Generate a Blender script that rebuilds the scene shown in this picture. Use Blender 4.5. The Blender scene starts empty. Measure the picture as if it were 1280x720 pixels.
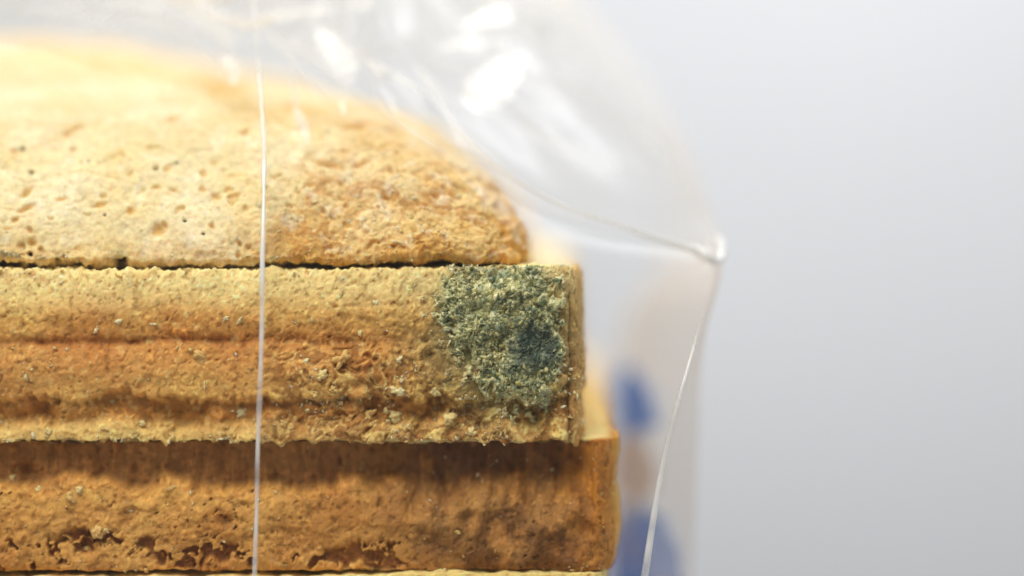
import bpy, bmesh, math, random
import numpy as np
from mathutils import Vector

# ------------------------------------------------------------------ scene, camera, light
# Everything is measured in centimetres below and multiplied by U into metres.
U = 0.01
scene = bpy.context.scene
col = scene.collection
rad = math.radians

cam_d = bpy.data.cameras.new('camera')
cam = bpy.data.objects.new('camera', cam_d); col.objects.link(cam)
cam_d.sensor_width = 36.0
cam_d.lens = 100.4
cam_d.clip_start = 0.005
cam_d.clip_end = 20
CAMZ = 0.42
cam.location = (0, -21*U, CAMZ*U)
cam.rotation_euler = (rad(90)-math.atan2(CAMZ, 21), 0, 0)
cam_d.dof.use_dof = True
cam_d.dof.focus_distance = 20.95*U
cam_d.dof.aperture_fstop = 6.4
scene.camera = cam

world = bpy.data.worlds.new('World'); scene.world = world
world.use_nodes = True
bg = world.node_tree.nodes['Background']
bg.inputs[0].default_value = (0.88, 0.96, 1.0, 1)
bg.inputs[1].default_value = 0.26

def area(name, loc, target, size, power, color, sy=None):
    d = bpy.data.lights.new(name, 'AREA')
    d.energy = power; d.color = color
    d.shape = 'RECTANGLE'; d.size = size*U; d.size_y = (sy or size)*U
    o = bpy.data.objects.new(name, d); col.objects.link(o)
    o.location = Vector(loc)*U
    o.rotation_euler = (Vector(target)-Vector(loc)).to_track_quat('-Z', 'Y').to_euler()
    return o
area('key_softbox', (-9, -17, 25), (-1.5, 0.5, 0), 20, 1.08, (1.0, 0.955, 0.885))
area('side_softbox', (17, 9, 20), (0, 2, 1), 12, 0.22, (0.95, 0.98, 1.0))  # plain cool area lamp, high at right and behind
area('backdrop_lamp', (9, 13, 25), (10, 55, 1), 34, 2.95, (0.99, 0.985, 0.99))

vs = scene.view_settings
vs.view_transform = 'Standard'; vs.look = 'None'; vs.exposure = 0; vs.gamma = 1
vs.use_curve_mapping = False
scene.cycles.use_denoising = True
scene.cycles.transparent_max_bounces = 24
scene.cycles.max_bounces = 10
scene.cycles.sample_clamp_indirect = 6

# ------------------------------------------------------------------ noise
rng = np.random.default_rng(7)
PERM = rng.permutation(256).astype(np.int64)
PERM = np.concatenate([PERM, PERM, PERM])
G3 = rng.normal(size=(256, 3)); G3 /= np.linalg.norm(G3, axis=1)[:, None]

def perlin(P):
    P = np.asarray(P, float)
    I = np.floor(P).astype(np.int64); F = P-I; I &= 255
    W = F*F*F*(F*(F*6-15)+10)
    out = 0
    for dx in (0, 1):
        wx = W[:, 0] if dx else 1-W[:, 0]
        for dy in (0, 1):
            wy = W[:, 1] if dy else 1-W[:, 1]
            for dz in (0, 1):
                wz = W[:, 2] if dz else 1-W[:, 2]
                h = PERM[PERM[PERM[(I[:, 0]+dx) & 255]+((I[:, 1]+dy) & 255)]+((I[:, 2]+dz) & 255)]
                g = G3[h]
                out = out+wx*wy*wz*(g[:, 0]*(F[:, 0]-dx)+g[:, 1]*(F[:, 1]-dy)+g[:, 2]*(F[:, 2]-dz))
    return out*1.5

def fbm(P, o=4, gain=0.5, off=0.0):
    a, s, t = 1.0, 0.0, 0.0
    P = np.asarray(P, float)+off
    for i in range(o):
        s = s+a*perlin(P); t += a; a *= gain; P = P*2.03+11.7
    return s/t*1.6

def ridged(P, o=3, off=0.0):
    a, s, t = 1.0, 0.0, 0.0
    P = np.asarray(P, float)+off
    for i in range(o):
        s = s+a*(1-np.abs(perlin(P))*2.2); t += a; a *= .55; P = P*2.1+5.3
    return s/t

J3 = rng.random((256, 3))
def worley(P):
    I = np.floor(P).astype(np.int64); F = P-I
    f1 = np.full(len(P), 9.0); f2 = f1.copy(); ident = np.zeros(len(P), np.int64)
    for dx in (-1, 0, 1):
        for dy in (-1, 0, 1):
            for dz in (-1, 0, 1):
                h = PERM[PERM[PERM[(I[:, 0]+dx) & 255]+((I[:, 1]+dy) & 255)]+((I[:, 2]+dz) & 255)]
                j = J3[h]
                d = (j[:, 0]+dx-F[:, 0])**2+(j[:, 1]+dy-F[:, 1])**2+(j[:, 2]+dz-F[:, 2])**2
                n = d < f1
                f2 = np.where(n, f1, np.minimum(f2, d)); ident = np.where(n, h, ident); f1 = np.where(n, d, f1)
    return np.sqrt(f1), np.sqrt(f2), ident

def foam(P, freq, share, off, warp=.5):
    """open bread pores: round hollows of uneven size, only some cells hold one"""
    Q = np.asarray(P)*freq+off+warp*np.stack([perlin(np.asarray(P)*freq*.6+k*13.1+off) for k in range(3)], -1)
    f1, f2, idn = worley(Q)
    rr_ = .18+.38*J3[idn][:, 1]
    return (J3[idn][:, 0] < share)*sst(1.0, .25, f1/rr_)*rr_/.56
def sst(a, b, x):
    t = np.clip((x-a)/(b-a), 0, 1); return t*t*(3-2*t)
def gauss(x, s): return np.exp(-(x/s)**2)
def lin(*c):
    c = np.array(c, float)/255.0
    return np.where(c <= .04045, c/12.92, ((c+.055)/1.055)**2.4)
def mixc(a, b, f): return a*(1-f)[:, None]+b*f[:, None]

# ------------------------------------------------------------------ mesh helpers
def catmull(A, t):
    """A (n, ...), t in [0, n-1]"""
    n = len(A); i = np.clip(np.floor(t).astype(int), 0, n-2); f = t-i
    f = f.reshape((-1,)+(1,)*(A.ndim-1))
    a = A[np.clip(i-1, 0, n-1)]; b = A[i]; c = A[i+1]; d = A[np.clip(i+2, 0, n-1)]
    return .5*((2*b)+(c-a)*f+(2*a-5*b+4*c-d)*f*f+(3*b-3*c+d-a)*f**3)
def new_mesh(name, V, Fq, colors=None, smooth=True):
    me = bpy.data.meshes.new(name)
    V = np.asarray(V, float)*U
    Fq = np.asarray(Fq, np.int64)
    n, k = Fq.shape
    me.vertices.add(len(V)); me.vertices.foreach_set('co', V.ravel())
    me.loops.add(n*k); me.loops.foreach_set('vertex_index', Fq.ravel().astype(np.int32))
    me.polygons.add(n)
    me.polygons.foreach_set('loop_start', (np.arange(n)*k).astype(np.int32))
    me.polygons.foreach_set('loop_total', np.full(n, k, np.int32))
    me.update(calc_edges=True); me.validate()
    if smooth: me.polygons.foreach_set('use_smooth', np.ones(len(me.polygons), bool))
    if colors is not None:
        a = me.color_attributes.new('Col', 'FLOAT_COLOR', 'POINT')
        a.data.foreach_set('color', np.c_[colors, np.ones(len(colors))].astype(np.float32).ravel())
    return me

def link(name, me, mat, parent=None):
    o = bpy.data.objects.new(name, me); col.objects.link(o)
    if mat and me is not None and not me.materials: me.materials.append(mat)
    if parent: o.parent = parent
    return o
def thing(name, label, cat, group=None):
    o = bpy.data.objects.new(name, None); col.objects.link(o)
    o['label'] = label; o['category'] = cat
    if group: o['group'] = group
    o.empty_display_size = 0.01
    return o

def grid_faces(nr, nc, closed=False):
    r = np.arange(nr-1)[:, None]; c = np.arange(nc if closed else nc-1)[None, :]
    c2 = (c+1) % nc
    a = r*nc+c; b = r*nc+c2; d = (r+1)*nc+c; e = (r+1)*nc+c2
    return np.stack([a, b, e, d], -1).reshape(-1, 4)

def grid_normals(G, closed):
    if closed: du = np.roll(G, -1, 1)-np.roll(G, 1, 1)
    else: du = np.gradient(G, axis=1)
    dv = np.gradient(G, axis=0)
    n = np.cross(du, dv); l = np.linalg.norm(n, axis=2, keepdims=True); return n/np.maximum(l, 1e-12)

def ico(sub):
    bm = bmesh.new(); bmesh.ops.create_icosphere(bm, subdivisions=sub, radius=1)
    V = np.array([v.co[:] for v in bm.verts]); F = np.array([[v.index for v in f.verts] for f in bm.faces]); bm.free()
    return V, F
ICO1, ICO2 = ico(1), ico(2)

def blobs(pos, nor, size, colr, seed, stretch=(.7, 1.6), flat=.8, base=ICO1, rough=.35):
    """irregular little lumps, one per position"""
    r = np.random.default_rng(seed); BV, BF = base; n = len(pos); m = len(BV)
    # random rotation frames
    q = r.normal(size=(n, 4)); q /= np.linalg.norm(q, axis=1)[:, None]
    w, x, y, z = q.T
    R = np.stack([1-2*(y*y+z*z), 2*(x*y-z*w), 2*(x*z+y*w), 2*(x*y+z*w), 1-2*(x*x+z*z), 2*(y*z-x*w),
                  2*(x*z-y*w), 2*(y*z+x*w), 1-2*(x*x+y*y)], -1).reshape(n, 3, 3)
    sc = np.stack([r.uniform(*stretch, n), r.uniform(.7, 1.1, n), r.uniform(.5, 1.0, n)*flat], -1)
    L = BV[None]*(1+rough*r.normal(size=(n, m, 1)))*sc[:, None, :]
    W = np.einsum('nij,nmj->nmi', R, L)*size[:, None, None]+pos[:, None, :]+nor[:, None, :]*(size*.45)[:, None, None]
    F = (BF[None]+(np.arange(n)*m)[:, None, None]).reshape(-1, 3)
    C = np.repeat(colr, m, axis=0)
    return W.reshape(-1, 3), F, C

# ------------------------------------------------------------------ materials
def nodes_of(name):
    m = bpy.data.materials.new(name); m.use_nodes = True
    nt = m.node_tree; nt.nodes.clear()
    return m, nt, nt.nodes.new
def bread_material(name, rough=.75, sss=.25, bump=.35, fine=90.0, spec=.25, sss_col=(1.0, .6, .3), sscale=.09):
    m, nt, N = nodes_of(name); L = nt.links.new
    out = N('ShaderNodeOutputMaterial'); b = N('ShaderNodeBsdfPrincipled')
    att = N('ShaderNodeVertexColor'); att.layer_name = 'Col'
    tc = N('ShaderNodeTexCoord'); mp = N('ShaderNodeMapping'); mp.inputs['Scale'].default_value = (100, 100, 100)
    L(tc.outputs['Object'], mp.inputs[0])
    n1 = N('ShaderNodeTexNoise'); n1.inputs['Scale'].default_value = fine*.35; n1.inputs['Detail'].default_value = 6; n1.inputs['Roughness'].default_value = .65
    n2 = N('ShaderNodeTexNoise'); n2.inputs['Scale'].default_value = fine; n2.inputs['Detail'].default_value = 4
    vo = N('ShaderNodeTexVoronoi'); vo.inputs['Scale'].default_value = fine*.45
    for n in (n1, n2, vo): L(mp.outputs[0], n.inputs['Vector'])
    mr = N('ShaderNodeMapRange'); mr.inputs[1].default_value = .3; mr.inputs[2].default_value = .7; mr.inputs[3].default_value = .8; mr.inputs[4].default_value = 1.16
    L(n1.outputs[0], mr.inputs[0])
    mx = N('ShaderNodeMix'); mx.data_type = 'RGBA'; mx.blend_type = 'MULTIPLY'; mx.inputs[0].default_value = 1
    L(att.outputs[0], mx.inputs[6]); L(mr.outputs[0], mx.inputs[7]); L(mx.outputs[2], b.inputs['Base Color'])
    ad = N('ShaderNodeMath'); ad.operation = 'MULTIPLY_ADD'; ad.inputs[1].default_value = .6
    L(n2.outputs[0], ad.inputs[0]); L(n1.outputs[0], ad.inputs[2])
    ad2 = N('ShaderNodeMath'); ad2.operation = 'MULTIPLY_ADD'; ad2.inputs[1].default_value = .5
    L(vo.outputs['Distance'], ad2.inputs[0]); L(ad.outputs[0], ad2.inputs[2])
    bp = N('ShaderNodeBump'); bp.inputs['Strength'].default_value = bump; bp.inputs['Distance'].default_value = .012*U
    L(ad2.outputs[0], bp.inputs['Height']); L(bp.outputs[0], b.inputs['Normal'])
    b.inputs['Roughness'].default_value = rough
    b.inputs['Specular IOR Level'].default_value = spec
    b.inputs['Subsurface Weight'].default_value = sss
    b.inputs['Subsurface Radius'].default_value = sss_col
    b.inputs['Subsurface Scale'].default_value = sscale*U
    L(b.outputs[0], out.inputs[0])
    return m
M_heel = bread_material('heel_crumb', .8, .7, .4, 60, .2)
M_crust = bread_material('bread_crust', .65, .6, .5, 65, .3)
M_crumb = bread_material('crumb_bits', .6, .5, .3, 120, .4)
M_mould = bread_material('mould_fuzz', .95, .3, .6, 160, .1, (.6, .8, .5))

def film_material(name, haze, gloss_add, rough=.16, tint=(.985, .985, .98), bump=.25, back=.5):
    m, nt, N = nodes_of(name); L = nt.links.new
    out = N('ShaderNodeOutputMaterial')
    tr = N('ShaderNodeBsdfTransparent'); tr.inputs[0].default_value = (*tint, 1)
    di = N('ShaderNodeBsdfDiffuse'); di.inputs[0].default_value = (.93, .93, .925, 1)
    tl = N('ShaderNodeBsdfTranslucent'); tl.inputs[0].default_value = (.93, .93, .925, 1)
    sc = N('ShaderNodeMixShader'); sc.inputs[0].default_value = back
    L(di.outputs[0], sc.inputs[1]); L(tl.outputs[0], sc.inputs[2])
    gl = N('ShaderNodeBsdfGlossy'); gl.inputs['Roughness'].default_value = rough; gl.inputs[0].default_value = (1, 1, 1, 1)
    lw = N('ShaderNodeLayerWeight'); lw.inputs[0].default_value = .5
    pw = N('ShaderNodeMath'); pw.operation = 'POWER'; pw.inputs[1].default_value = 4
    L(lw.outputs['Facing'], pw.inputs[0])
    at_ = N('ShaderNodeVertexColor'); at_.layer_name = 'Col'     # how many layers lie gathered here
    tc = N('ShaderNodeTexCoord'); mp = N('ShaderNodeMapping'); mp.inputs['Scale'].default_value = (100, 100, 100)
    L(tc.outputs['Object'], mp.inputs[0])
    nz = N('ShaderNodeTexNoise'); nz.inputs['Scale'].default_value = 1.3; nz.inputs['Detail'].default_value = 4
    L(mp.outputs[0], nz.inputs['Vector'])
    hz = N('ShaderNodeMapRange'); hz.inputs[1].default_value = .3; hz.inputs[2].default_value = .75
    hz.inputs[3].default_value = haze*.6; hz.inputs[4].default_value = haze*1.4
    L(nz.outputs[0], hz.inputs[0])
    hf = N('ShaderNodeMath'); hf.operation = 'MULTIPLY_ADD'; hf.inputs[1].default_value = .35
    lay = N('ShaderNodeMath'); lay.operation = 'MULTIPLY'; L(hz.outputs[0], lay.inputs[0]); L(at_.outputs[0], lay.inputs[1])
    L(pw.outputs[0], hf.inputs[0]); L(lay.outputs[0], hf.inputs[2])
    gf = N('ShaderNodeMath'); gf.operation = 'MULTIPLY_ADD'; gf.inputs[1].default_value = .45; gf.inputs[2].default_value = gloss_add
    L(pw.outputs[0], gf.inputs[0])
    gm = N('ShaderNodeMath'); gm.operation = 'MULTIPLY'; gm.inputs[1].default_value = gloss_add; sq = N('ShaderNodeMath'); sq.operation = 'POWER'; sq.inputs[1].default_value = .34; L(at_.outputs[0], sq.inputs[0]); L(sq.outputs[0], gm.inputs[0]); L(gm.outputs[0], gf.inputs[2])
    m1 = N('ShaderNodeMixShader'); L(hf.outputs[0], m1.inputs[0]); L(tr.outputs[0], m1.inputs[1]); L(sc.outputs[0], m1.inputs[2])
    m2 = N('ShaderNodeMixShader'); L(gf.outputs[0], m2.inputs[0]); L(m1.outputs[0], m2.inputs[1]); L(gl.outputs[0], m2.inputs[2])
    nb = N('ShaderNodeTexNoise'); nb.inputs['Scale'].default_value = 5; nb.inputs['Detail'].default_value = 5
    L(mp.outputs[0], nb.inputs['Vector'])
    bp = N('ShaderNodeBump'); bp.inputs['Strength'].default_value = bump; bp.inputs['Distance'].default_value = .02*U
    L(nb.outputs[0], bp.inputs['Height']); L(bp.outputs[0], gl.inputs['Normal'])
    L(m2.outputs[0], out.inputs[0])
    return m
M_film = film_material('bag_film', .014, .011, .26)
M_edge = film_material('bag_film_edge', .14, .22, .2)
M_seam = film_material('bag_film_doubled', .55, .08, .25, tint=(.98, .975, .955), back=.12)  # doubled film, whitened so creases carry their highlights in the colour
def plain(name, c, rough=.6, c2=None, scale=8):
    m, nt, N = nodes_of(name); L = nt.links.new
    out = N('ShaderNodeOutputMaterial'); b = N('ShaderNodeBsdfPrincipled')
    tc = N('ShaderNodeTexCoord'); mp = N('ShaderNodeMapping'); mp.inputs['Scale'].default_value = (100, 100, 100)
    nz = N('ShaderNodeTexNoise'); nz.inputs['Scale'].default_value = scale; nz.inputs['Detail'].default_value = 5
    L(tc.outputs['Object'], mp.inputs[0]); L(mp.outputs[0], nz.inputs['Vector'])
    cr = N('ShaderNodeValToRGB'); cr.color_ramp.elements[0].color = (*c, 1); cr.color_ramp.elements[1].color = (*(c2 or c), 1)
    cr.color_ramp.elements[0].position = .3; cr.color_ramp.elements[1].position = .7
    L(nz.outputs[0], cr.inputs[0]); L(cr.outputs[0], b.inputs['Base Color'])
    b.inputs['Roughness'].default_value = rough; L(b.outputs[0], out.inputs[0])
    return m
def ink(name, c, alpha):
    m, nt, N = nodes_of(name); L = nt.links.new
    out = N('ShaderNodeOutputMaterial'); d = N('ShaderNodeBsdfDiffuse'); t = N('ShaderNodeBsdfTransparent'); tl = N('ShaderNodeBsdfTranslucent')
    d.inputs[0].default_value = (*c, 1); tl.inputs[0].default_value = (*c, 1)
    a = N('ShaderNodeMixShader'); a.inputs[0].default_value = .5; L(d.outputs[0], a.inputs[1]); L(tl.outputs[0], a.inputs[2])
    tc = N('ShaderNodeTexCoord'); mp = N('ShaderNodeMapping'); mp.inputs['Scale'].default_value = (100, 100, 100)
    nz = N('ShaderNodeTexNoise'); nz.inputs['Scale'].default_value = 3
    L(tc.outputs['Object'], mp.inputs[0]); L(mp.outputs[0], nz.inputs['Vector'])
    mr = N('ShaderNodeMapRange'); mr.inputs[3].default_value = alpha*.8; mr.inputs[4].default_value = min(1, alpha*1.15); L(nz.outputs[0], mr.inputs[0])
    mx = N('ShaderNodeMixShader'); L(mr.outputs[0], mx.inputs[0]); L(t.outputs[0], mx.inputs[1]); L(a.outputs[0], mx.inputs[2])
    L(mx.outputs[0], out.inputs[0]); return m
M_blue = ink('blue_print_ink', (.03, .13, .48), .82)
M_brown = ink('tan_print_ink', (.40, .24, .15), .7)
M_wall = plain('grey_backdrop_paper', (.60, .605, .62), .9, (.62, .62, .635), .15)
M_table = plain('pale_tabletop', (.42, .42, .43), .6, (.46, .46, .46), 2)

# ------------------------------------------------------------------ setting
def box(name, lo, hi, mat):
    x0, y0, z0 = lo; x1, y1, z1 = hi
    V = [(x0, y0, z0), (x1, y0, z0), (x1, y1, z0), (x0, y1, z0), (x0, y0, z1), (x1, y0, z1), (x1, y1, z1), (x0, y1, z1)]
    F = [(0, 3, 2, 1), (4, 5, 6, 7), (0, 1, 5, 4), (1, 2, 6, 5), (2, 3, 7, 6), (3, 0, 4, 7)]
    o = link(name, new_mesh(name, V, F, smooth=False), mat); o['kind'] = 'structure'; return o
box('backdrop', (-120, 55, -60), (120, 56, 90), M_wall)
box('tabletop', (-40, -9, -5.6), (30, 9.6, -3.66), M_table)

# ------------------------------------------------------------------ bread
# plan outline: rounded rectangle; samples are (section, fraction) so rings at different insets correspond
def outline_params(x0, x1, fine, xvis=-4.05):
    """fractions along: front (left->right), right-front corner, right side, then coarse rest"""
    W = x1-x0
    fv = np.concatenate([np.linspace(0, (xvis-x0)/W, 14)[:-1], np.arange((xvis-x0)/W, 1, fine/W)])
    return fv
def ring(x0, x1, y0, y1, rx, ry, e, fv, nc, ns):
    a0, a1, b0, b1 = x0+e, x1-e, y0+e, y1-e
    rx = min(rx, (a1-a0)*.49); ry = min(ry, (b1-b0)*.49)
    P = []
    P.append(np.stack([a0+rx+(a1-a0-2*rx)*fv, np.full(len(fv), b0)], -1))
    th = np.linspace(0, math.pi/2, nc, endpoint=False)
    P.append(np.stack([a1-rx+rx*np.sin(th), b0+ry-ry*np.cos(th)], -1))
    s = np.linspace(0, 1, ns, endpoint=False)**1.6
    P.append(np.stack([np.full(ns, a1), b0+ry+(b1-b0-2*ry)*s], -1))
    t6 = np.linspace(0, math.pi/2, 6, endpoint=False)
    P.append(np.stack([a1-rx+rx*np.cos(t6), b1-ry+ry*np.sin(t6)], -1))
    s = np.linspace(0, 1, 12, endpoint=False)
    P.append(np.stack([a1-rx-(a1-a0-2*rx)*s, np.full(12, b1)], -1))
    P.append(np.stack([a0+rx-rx*np.sin(t6), b1-ry+ry*np.cos(t6)], -1))
    P.append(np.stack([np.full(12, a0), b1-ry-(b1-b0-2*ry)*s], -1))
    P.append(np.stack([a0+rx-rx*np.cos(t6), b0+ry-ry*np.sin(t6)], -1))
    return np.concatenate(P)

def build_slab(rows, plan, fine, nc=46, ns=60):
    """rows: list of (inset, z) ; returns grid (nr, nc, 3)"""
    x0, x1, y0, y1, rx, ry = plan
    fv = outline_params(x0, x1, fine)
    G = []
    for e, z, k in rows:
        R = ring(x0, x1, y0, y1, rx+k*e, ry+k*e, e, fv, nc, ns)
        G.append(np.c_[R, np.full(len(R), z)])
    return np.array(G)

FINE = 0.0085

def rich(C, k, tint=(1, 1, 1)):
    g = (C@np.array([.3, .59, .11]))[:, None]
    return np.clip((g+(C-g)*k)*np.array(tint), .003, .95)

def close_mesh(G, C):
    """closed grid plus fans at both ends"""
    nr, nc, _ = G.shape
    V = G.reshape(-1, 3); F = grid_faces(nr, nc, True)
    cb = V[:nc].mean(0); ct = V[-nc:].mean(0)
    V = np.vstack([V, cb, ct]); n = nr*nc
    i = np.arange(nc); j = (i+1) % nc
    Fb = np.stack([j, i, np.full(nc, n), np.full(nc, n)], -1)
    Ft = np.stack([(nr-1)*nc+i, (nr-1)*nc+j, np.full(nc, n+1), np.full(nc, n+1)], -1)
    tri = np.vstack([Fb, Ft])[:, :3]
    q = np.vstack([F[:, [0, 1, 2]], F[:, [0, 2, 3]], tri])
    C = np.vstack([C, C[0], C[-1]])
    return V, q, C

CREAM = lin(238, 218, 168); PALE = lin(246, 233, 198); GOLD = lin(226, 186, 114); TAN = lin(206, 150, 88)
ORANGE = lin(188, 124, 62); BROWN = lin(150, 96, 50); DARKB = lin(118, 70, 36); AMBER = lin(200, 130, 40); OLD = lin(196, 172, 118)
WHITE = lin(252, 246, 226)

def pits(P, pts):
    """explicit hollows: (x, z, rx, rz, depth, tilt)"""
    d = np.zeros(len(P)); m = np.zeros(len(P))
    for x, z, a, b, dep, tilt in pts:
        c, s = math.cos(tilt), math.sin(tilt)
        u = (P[:, 0]-x)*c+(P[:, 2]-z)*s; v = -(P[:, 0]-x)*s+(P[:, 2]-z)*c
        g = np.exp(-((u/a)**2+(v/b)**2)**1.5)
        d -= dep*g; m = np.maximum(m, g)
    return d, m
def px(x): return (x-640)/170.0
def pz(y): return (360-y)/170.0

# ---- heel: the domed end piece on top
E_TAB = [0, .03, .08, .15, .27, .42, .64, .8, 1.1, 1.6, 2.1, 3.0, 3.8, 4.35]
Z_TAB = [.215, .36, .49, .62, .79, .945, 1.155, 1.28, 1.39, 1.54, 1.69, 1.93, 2.08, 2.12]
def heel_rows():
    rows = [(3.2, .17, .3), (1.2, .165, .3), (.35, .165, .3), (.16, .165, .3)]
    for a in np.linspace(0, 1, 14): rows.append((.16*(1-a)**1.5+.0, .165+.05*a**1.2, .3))
    e = np.array(E_TAB); z = np.array(Z_TAB)
    L = np.r_[0, np.cumsum(np.hypot(np.diff(e), np.diff(z)))]
    l = np.concatenate([np.arange(FINE, 2.1, FINE), np.arange(2.1, L[-1], .03)])
    # smooth table
    for k in l:
        w = np.linspace(-.08, .08, 9)
        rows.append((np.interp(np.clip(k+w, 0, None), L, e).mean() if k > .08 else np.interp(k, L, e), np.interp(np.clip(k+w, 0, L[-1]), L, z).mean() if k > .08 else np.interp(k, L, z), .3))
    return rows
heel = thing('bread_heel', 'pale domed end piece of bread on top of the stack, without mould', 'bread', 'stacked pieces of bread')
G = build_slab(heel_rows(), (-9.4, .12, .06, 8.9, .55, .7), FINE, 60, 70)
# lean of the front: the side lies slightly back on the right
N3 = grid_normals(G, True)
nr, ncs, _ = G.shape
P = G.reshape(-1, 3); Nn = N3.reshape(-1, 3)
# make normals point outward
Nn *= np.sign((Nn*(P-np.array([-4.5, 4.5, .6]))).sum(1))[:, None]
rough_zone = np.clip(sst(px(290), px(420), P[:, 0]+.25*fbm(P*1.1, 3, off=3))*sst(1.25, .75, P[:, 2]+.15*fbm(P*1.5, 2)), 0, 1)
gold = np.clip(sst(px(300), px(560), P[:, 0]+.45*fbm(P*.9, 3, off=8))*.75+sst(.62, .2, P[:, 2]+.2*fbm(P*1.2, 3, off=2))*(.45+.4*sst(px(250), px(420), P[:, 0]))-.05, 0, 1)
d = .05*fbm(P*.9, 3)+.022*fbm(P*3.2, 3, off=5)
f1, f2, _i = worley(P*np.array([7.0, 7, 9])+.6*fbm(P*4, 2)[:, None])
pore = sst(.34, .12, f1)*sst(.05, .35, fbm(P*1.4, 2, off=21)+.15)
d -= .035*pore
f1b, f2b, _ = worley(P*np.array([17., 17, 20])+.9*fbm(P*6, 2, off=9)[:, None])
flake = sst(.05, .3, f2b-f1b)
wq = P+.12*np.stack([fbm(P*3.5, 3, off=k) for k in (1, 22, 43)], -1)
peelh = fbm(wq*np.array([2.6, 2.6, 4.0]), 4, off=241)
hf1, hf2, hf3 = foam(P, 7, .3, 13.), foam(P, 15, .4, 50.), foam(P, 32, .5, 90.)
hz_ = .3+.7*rough_zone
d -= hz_*(.03*hf1+.018*hf2+.007*hf3)
d += rough_zone*(.022*sst(-.12, .16, peelh)+.012*sst(-.02, .25, fbm(P*6, 3, off=242))+.008*fbm(P*10, 3, off=243))+.008*fbm(P*14, 3, off=1)+.005*fbm(P*32, 2, off=7)*(1+1.5*rough_zone)
tear = gauss(fbm(P*np.array([1.1, 1.1, 3.2]), 3, off=31), .05)*sst(.3, .7, P[:, 2])
d -= .015*tear
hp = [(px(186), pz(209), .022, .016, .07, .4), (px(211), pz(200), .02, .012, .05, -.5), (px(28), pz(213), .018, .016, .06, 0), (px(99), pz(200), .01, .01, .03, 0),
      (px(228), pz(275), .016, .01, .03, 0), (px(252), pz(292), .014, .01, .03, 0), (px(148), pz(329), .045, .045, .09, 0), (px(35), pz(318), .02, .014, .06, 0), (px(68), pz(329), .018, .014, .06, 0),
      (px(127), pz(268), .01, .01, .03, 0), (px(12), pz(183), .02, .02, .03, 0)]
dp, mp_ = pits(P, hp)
gp = [(px(196), pz(287), .07, .045, .06, .5), (px(25), pz(238), .06, .03, .04, 1.0), (px(28), pz(258), .07, .02, .04, .5), (px(14), pz(274), .03, .02, .03, .6), (px(37), pz(302), .035, .03, .04, .4),
      (px(200), pz(145), .09, .025, .05, .35), (px(440), pz(150), .12, .035, .09, .15), (px(490), pz(160), .10, .03, .06, -.3), (px(405), pz(203), .12, .02, .06, -.25), (px(450), pz(203), .09, .018, .05, .35),
      (px(250), pz(95), .18, .06, .08, -.1), (px(355), pz(122), .10, .05, .06, -.4), (px(120), pz(255), .05, .02, .03, .2), (px(70), pz(248), .05, .016, .02, 0), (px(160), pz(262), .04, .03, .03, .8)]
dg, mg = pits(P, gp)
d = d+dp+dg
# ragged lower rim
rim = sst(.42, .18, P[:, 2])
d += rim*(.035*fbm(P*5, 3, off=12)+.02*fbm(P*16, 2, off=3))
P2 = P+Nn*d[:, None]
P2[:, 2] += rim*(.035*fbm(np.c_[P[:, 0]*2.2, P[:, 1]*.8, P[:, 0]*0], 3, off=2)+.02*fbm(P*11, 2, off=17))+rim*.03*sst(px(380), px(520), P[:, 0])*sst(px(660), px(600), P[:, 0])
cval = mixc(np.tile(CREAM, (len(P), 1)), np.tile(PALE, (len(P), 1)), np.clip(.5+.9*fbm(P*1.6, 3, off=40), 0, 1))
cval = mixc(cval, np.tile(GOLD, (len(P), 1)), np.clip(gold*.85+.25*fbm(P*5, 3, off=50)*(.25+gold), 0, 1))
cval = mixc(cval, np.tile(lin(210, 156, 78), (len(P), 1)), np.clip(sst(px(560), px(655), P[:, 0])*.6*sst(1.1, .6, P[:, 2])+.55*gold*rough_zone*sst(.05, -.1, peelh), 0, 1))
cval = mixc(cval, np.tile(lin(222, 178, 96), (len(P), 1)), np.clip(.75*mg+.35*hf1*hz_+.25*hf2*hz_+.5*pore+.12*tear, 0, 1))
cval = mixc(cval, np.tile(lin(214, 166, 90), (len(P), 1)), sst(.34, .2, P[:, 2]+.12*fbm(P*2.2, 4, off=6))*(.3+.45*sst(px(300), px(420), P[:, 0])))
cval = mixc(cval, np.tile(lin(212, 162, 84), (len(P), 1)), np.clip(sst(1.05, 1.85, P[:, 2]+.35*fbm(P*1.6, 4, off=44)), 0, 1)*.6)  # golden upper crust, also darkened in colour to hold back the overlit top
pbh = fbm(wq*np.array([4.5, 4.5, 6]), 4, off=271)
cval = mixc(cval, np.tile(lin(248, 226, 170), (len(P), 1)), gauss(pbh-.06, .06)*rough_zone*np.clip(.4+1.2*fbm(P*2, 2, off=273), 0, 1)*.6)
cval = mixc(cval, np.tile(lin(190, 130, 58), (len(P), 1)), rough_zone*sst(-.08, -.25, pbh)*.55)
cval = mixc(cval, np.tile(WHITE, (len(P), 1)), np.clip(sst(.25, .6, fbm(P*7, 3, off=60))*.35, 0, 1))
cval = mixc(cval, np.tile(lin(60, 38, 16), (len(P), 1)), sst(.35, .75, mp_))  # darkness inside the holes painted on top of their depth
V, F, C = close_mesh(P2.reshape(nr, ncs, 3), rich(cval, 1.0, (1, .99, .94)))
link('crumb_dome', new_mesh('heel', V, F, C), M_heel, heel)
heel_P, heel_N, heel_rough = P2, Nn, rough_zone

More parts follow.
